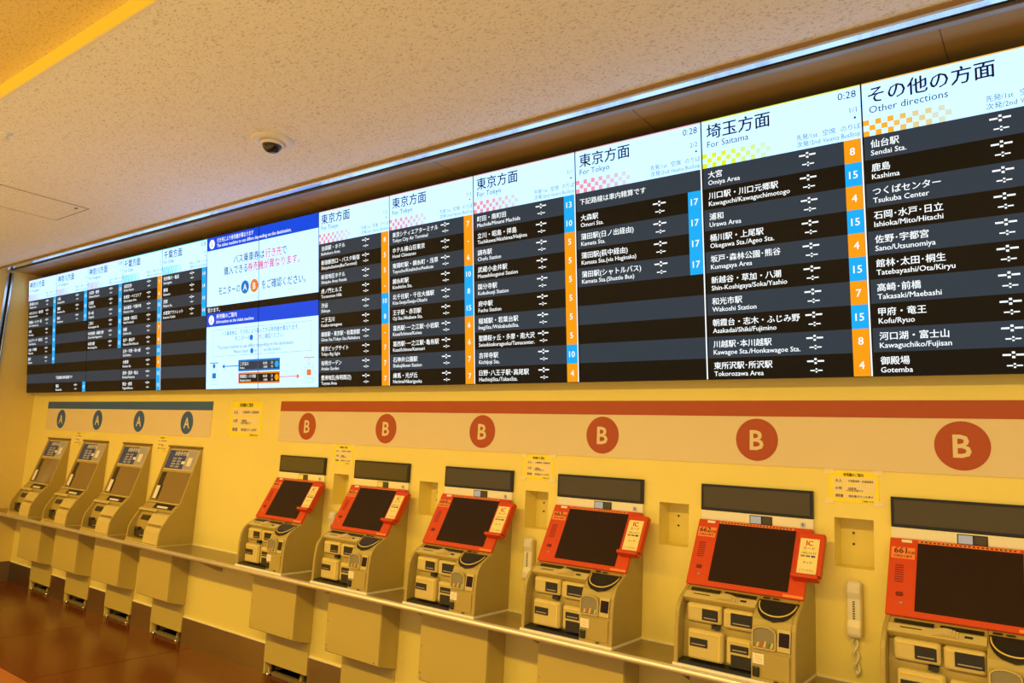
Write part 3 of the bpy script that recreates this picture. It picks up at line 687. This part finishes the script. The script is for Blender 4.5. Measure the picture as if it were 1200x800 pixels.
    for zz_, w_ in ((.836, .012), (.826, .016), (.816, .010)):
        bm = B(); box(bm, .106-w_, .106+w_, -.1960, -.1956, zz_-.0018, zz_+.0018); P_('sticker_print', bm, m_podrim, sp)
    bm = B(); box(bm, .083, .110, -.199, -.190, .758, .796); P_('lock_plate', bm, m_black, bevel=.004)
    bm = B(); box(bm, .165, .182, -.1955, -.1945, .750, .755); P_('small_mark', bm, m_ink)
    return t
b0 = make_B()
A0, A1 = (.078, 1.308), (-.070, 1.043)
ordw = ['leftmost orange ticket machine with dark screen, next to the large yellow wall notice', 'second orange ticket machine from the left, under the second B mark', 'third orange ticket machine from the left, under the third B mark', 'fourth orange ticket machine from the left, under the fourth B mark', 'fifth orange ticket machine, numbered 662', 'rightmost orange ticket machine, numbered 661 and cut off by the edge']
Bs = []
for k in range(6):
    o = b0 if k == 0 else copy_tree(b0)
    o.location.x = XB[k]-.005; o['label'] = ordw[k]; Bs.append(o)
for k, o in enumerate(Bs):
    bm = B(); text_on(bm, str(666-k), .034, -.207, A0, A1, .205, .0138, maxw=.05, bold=.02); text_on(bm, '号機', .013, -.171, A0, A1, .205, .0138)
    text_on(bm, 'お問合せ番号', .011, -.198, A0, A1, .255, .0138, maxw=.07)
    obj('number_lettering', bm, m_ink, o, (0, YW, ZS))

# ================================================================== OLDER TICKET MACHINES (A)
PA = [(.085, 1.472), (-.045, 1.040), (-.120, .955), (-.170, .875), (-.183, .835), (-.190, .736)]
def make_A():
    t = thing('ticket_machine', (0, YW, ZS), '', 'ticket machine', 'brown ticket machines'); off = (0, YW, ZS); hw = .242
    def P_(name, bm, M, par=None, **k): return obj(name, bm, M, par or t, off, **k)
    for s in (-1, 1):
        bm = B(); extrude_x(bm, [(YW, 1.472)] + PA + [(YW, .736)], *sorted((s*hw, s*(hw-.016)))); P_('side_panel', bm, m_bodyA, bevel=.003)
    bm = B(); box(bm, -hw-.003, hw+.003, .078, YW, 1.472, 1.486); P_('top_bar', bm, m_skirt)
    bm = B(); box(bm, -hw-.002, hw+.002, -.193, YW, ZS, ZS+.008); P_('base_plinth', bm, m_pod)
    # upper screen face set a little behind the cheeks
    q = lambda t0, ins=.010: (PA[0][0]+(PA[1][0]-PA[0][0])*t0+ins, PA[0][1]+(PA[1][1]-PA[0][1])*t0)
    bm = B(); extrude_x(bm, [(YW, 1.470), q(0), q(1), (YW, 1.04)], -hw+.016, hw-.016); P_('upper_housing', bm, m_bodyA)
    bm = B(); slab(bm, -.215, .215, q(.035), q(.42), .0, .003); isp = P_('information_panel', bm, mat('cream_panel', (.66, .55, .38), .25), bevel=.002)
    bm = B(); slab(bm, -.208, .060, q(.055), q(.395), .003, .0045); P_('blue_panel', bm, m_blueinfo, isp)
    bm = B(); slab(bm, .060, .205, q(.055), q(.395), .003, .0045); P_('photo_panel', bm, mat('grey_print', (.40, .38, .42), .3), isp)
    bm = B()
    text_on(bm, '自動券売機', .040, -.02, q(0), q(1), .145, .0052, maxw=.24, bold=.01)
    for i in range(4): text_on(bm, '乗車券・回数券', .018, -.06, q(0), q(1), .22+.05*i, .0052, maxw=.16)
    slab(bm, .02, .07, q(.25), q(.30), .0046, .0052); slab(bm, .10, .16, q(.18), q(.33), .0046, .0052)
    P_('panel_lettering', bm, m_paper, isp)
    bm = B(); slab(bm, -.215, .215, q(.45), q(.985), .0, .003); ts = P_('touch_screen', bm, mat('brown_reflection_glass', (.24, .16, .06), .14, spec=.6), bevel=.001)  # switched-off glass; the wall's reflection is put into its brown
    bm = B(); slab(bm, -.20, -.135, q(.47), q(.80), .003, .0045, ); gs = P_('dark_strip', bm, m_black, ts)  # black strip along the left of the screen
    bm = B(); slab(bm, -.20, -.150, q(.72), q(.95), .0046, .006); P_('guide_label', bm, m_paper, ts)
    bm = B(); slab(bm, -.142, -.120, q(.70), q(.96), .003, .005); P_('dark_edge', bm, m_black, ts)
    # ledge
    bm = B(); box(bm, -hw, hw, -.060, -.030, 1.036, 1.046); P_('ledge_bar', bm, m_pod, bevel=.003)
    bm = B(); extrude_x(bm, [(YW, 1.04), (-.040, 1.04), (-.098, .974), (YW, .974)], -hw+.016, hw-.016); lg = P_('coin_ledge', bm, m_bodyA)
    bm = B(); slab(bm, -.09, .19, (-.050, 1.0287), (-.080, .9945), .0, .002); P_('coin_plate', bm, m_black, lg)
    bm = B(); slab(bm, -.03, .12, (-.066, 1.0105), (-.076, .999), .002, .007); P_('coin_cup', bm, m_plinth, lg)
    bm = B(); slab(bm, -hw, .02, (-.090, .984), (-.108, .968), .0, .012); P_('ledge_lip', bm, m_pod, lg, bevel=.003)
    # lower bay
    bm = B(); extrude_x(bm, [(YW, .974), (-.082, .974), (-.118, .90), (-.128, .83), (-.132, .745), (YW, .745)], -hw+.016, hw-.016); P_('bay_back', bm, m_bodyA)
    bm = B(); extrude_x(bm, [(-.080, .972), (-.112, .956), (-.150, .885), (-.118, .868)], -.02, hw-.016); P_('bill_hood', bm, m_pod, bevel=.004)
    bm = B(); extrude_x(bm, [(-.118, .868), (-.164, .868), (-.180, .836), (-.188, .745), (-.128, .745)], .010, hw-.016); P_('ticket_hood', bm, m_pod, bevel=.004)
    bm = B(); extrude_x(bm, [(-.126, .765), (-.186, .765), (-.188, .745), (-.126, .745)], -hw+.016, .010); P_('lower_sill', bm, m_bodyA)
    bm = B(); slab(bm, -.16, -.04, (-.104, .935), (-.121, .900), .0, .012); P_('coin_opening', bm, m_black)
    bm = B(); box(bm, -.20, -.005, -.150, -.125, .772, .832); P_('ticket_opening', bm, m_black, bevel=.004)
    bm = B(); box(bm, -.19, -.13, -.156, -.128, .822, .845); P_('opening_guard', bm, m_black, bevel=.004)
    bm = B(); box(bm, -.10, -.01, -.158, -.150, .785, .793); P_('opening_bar', bm, m_steel)
    return t
a0 = make_A()
for k in range(4):
    o = a0 if k == 0 else copy_tree(a0)
    o.location.x = XA[k]+.030
    o['label'] = ['farthest brown ticket machine, beside the left side wall', 'second brown ticket machine from the left wall, under the second A mark', 'third brown ticket machine from the left wall, under the third A mark', 'nearest brown ticket machine, standing at the right end of the A row'][k]

# ================================================================== HANDSETS
def make_handset():
    t = thing('telephone_handset', (0, YW, .79), '', 'telephone', 'wall handsets'); off = (0, YW, .79)
    bm = B(); extrude_x(bm, [(YW-.006, 1.128), (YW-.030, 1.130), (YW-.044, 1.118), (YW-.045, 1.085), (YW-.036, 1.060), (YW-.036, .980), (YW-.045, .955), (YW-.045, .925), (YW-.034, .912), (YW-.006, .914)], -.027, .027)
    h = obj('handset_shell', bm, m_ivory, t, off, .010, seg=3)
    bm = B(); box(bm, .022, .030, YW-.028, YW-.004, .92, 1.12); obj('side_seam', bm, m_pod, h, off, .003)
    bm = B()
    for i in range(8): box(bm, -.004, .004, YW-.0385, YW-.0355, .985+i*.009, .989+i*.009)
    obj('handset_print', bm, m_ink, h, off)
    bm = B(); box(bm, -.020, .020, YW-.008, YW, .93, 1.11); obj('cradle', bm, m_pod, t, off)
    for ph in (0, math.pi):
        bm = B(); tube(bm, [(.010*math.sin(ph+i*.30)-.004+.008*i/30, YW-.012+.006*math.cos(ph+i*.30), .912-.135*i/30) for i in range(31)], .0045, 8); obj('cord', bm, m_ivory, t, off, smooth=True)
    bm = B(); lathe(bm, [(.006, 0), (.008, .010), (.005, .02)], (.004, YW-.012, .768), 12); obj('cord_clip', bm, m_ivory, t, off, smooth=True)
    return t
h0 = make_handset()
for i, (k, lb) in enumerate([(0, 'ivory wall handset between the first and second orange ticket machines'), (2, 'ivory wall handset between the third and fourth orange ticket machines'), (4, 'ivory wall handset with twisted cord left of the rightmost orange machine')]):
    o = h0 if i == 0 else copy_tree(h0)
    o.location.x = (NICHE[k][0]+NICHE[k][1])/2+.002 if k == 4 else NICHE[k][0]+.055; o['label'] = lb

# ================================================================== YELLOW NOTICES
def notice(x0, x1, z0, z1, label, big=False):
    t = thing('paper_notice', (x0, YW, z0), label, 'notice', None if big else 'small yellow notices'); off = (x0, YW, z0)
    bx('yellow_sheet', m_yellow, t, (x0, x1, YW-.0015, YW, z0, z1), off)
    wd, ht = x1-x0, z1-z0
    bm = B()
    for a, b in ((.60, .82), (.34, .57), (.12, .30)):
        box(bm, x0+wd*.08, x0+wd*.94, YW-.0019, YW-.0015, z0+ht*a, z0+ht*b)
    obj('white_rows', bm, mat('cream_rows', (.90, .76, .44), .5), t, off)
    y = YW-.0023
    def pr(s_, *a, **k): bm = B(); text(bm, s_, *a, **k); obj('printed_lettering', bm, m_ink, t, off)
    pr('券売機のご案内', ht*.12, x0+wd*.5, z0+ht*.86, y, 'C', maxw=wd*.4, bold=.03)
    for zz, s, s2 in ((.66, '大人', '片道乗車券・往復乗車券'), (.41, '小児', '回数券'), (.16, '領収書', '領収書ボタンを押す')):
        pr(s, ht*.11, x0+wd*.13, z0+ht*zz, y, maxw=wd*.16, bold=.03); pr(s2, ht*.085, x0+wd*.40, z0+ht*(zz+.01), y, maxw=wd*.5, bold=.02)
    pr('小児は半額です', ht*.075, x0+wd*.36, z0+ht*.36, y, maxw=wd*.5, bold=.02)
    pr('ご利用ください', ht*.06, x0+wd*.93, z0+ht*.035, y, 'R', maxw=wd*.35, bold=.03)
    bm = B()
    for cx in (x0, x1):
        for cz in (z0, z1): box(bm, cx-.018, cx+.018, YW-.0026, YW-.0024, cz-.010, cz+.010)
    obj('tape', bm, mat('clear_tape', (.92, .80, .40), .15), t, off)
notice(3.635, 4.050, 1.583, 1.846, 'large yellow notice with white rows taped beside the rust red stripe', True)
for xx, lb in ((XB[0], 'small yellow notice between the first and second B marks'), (XB[2], 'small yellow notice between the third and fourth B marks'), (XB[4], 'small yellow notice above the handset near the rightmost machine')):
    notice(xx+.300, xx+.488, 1.434, 1.556, lb)
for xx, lb in ((XA[0], 'small yellow notice between the first and second brown ticket machines'), (XA[2], 'small yellow notice between the third and fourth brown ticket machines')):
    notice(xx+.345, xx+.515, 1.43, 1.555, lb)

bpy.data.objects.remove(_fo); bpy.data.curves.remove(_fc)
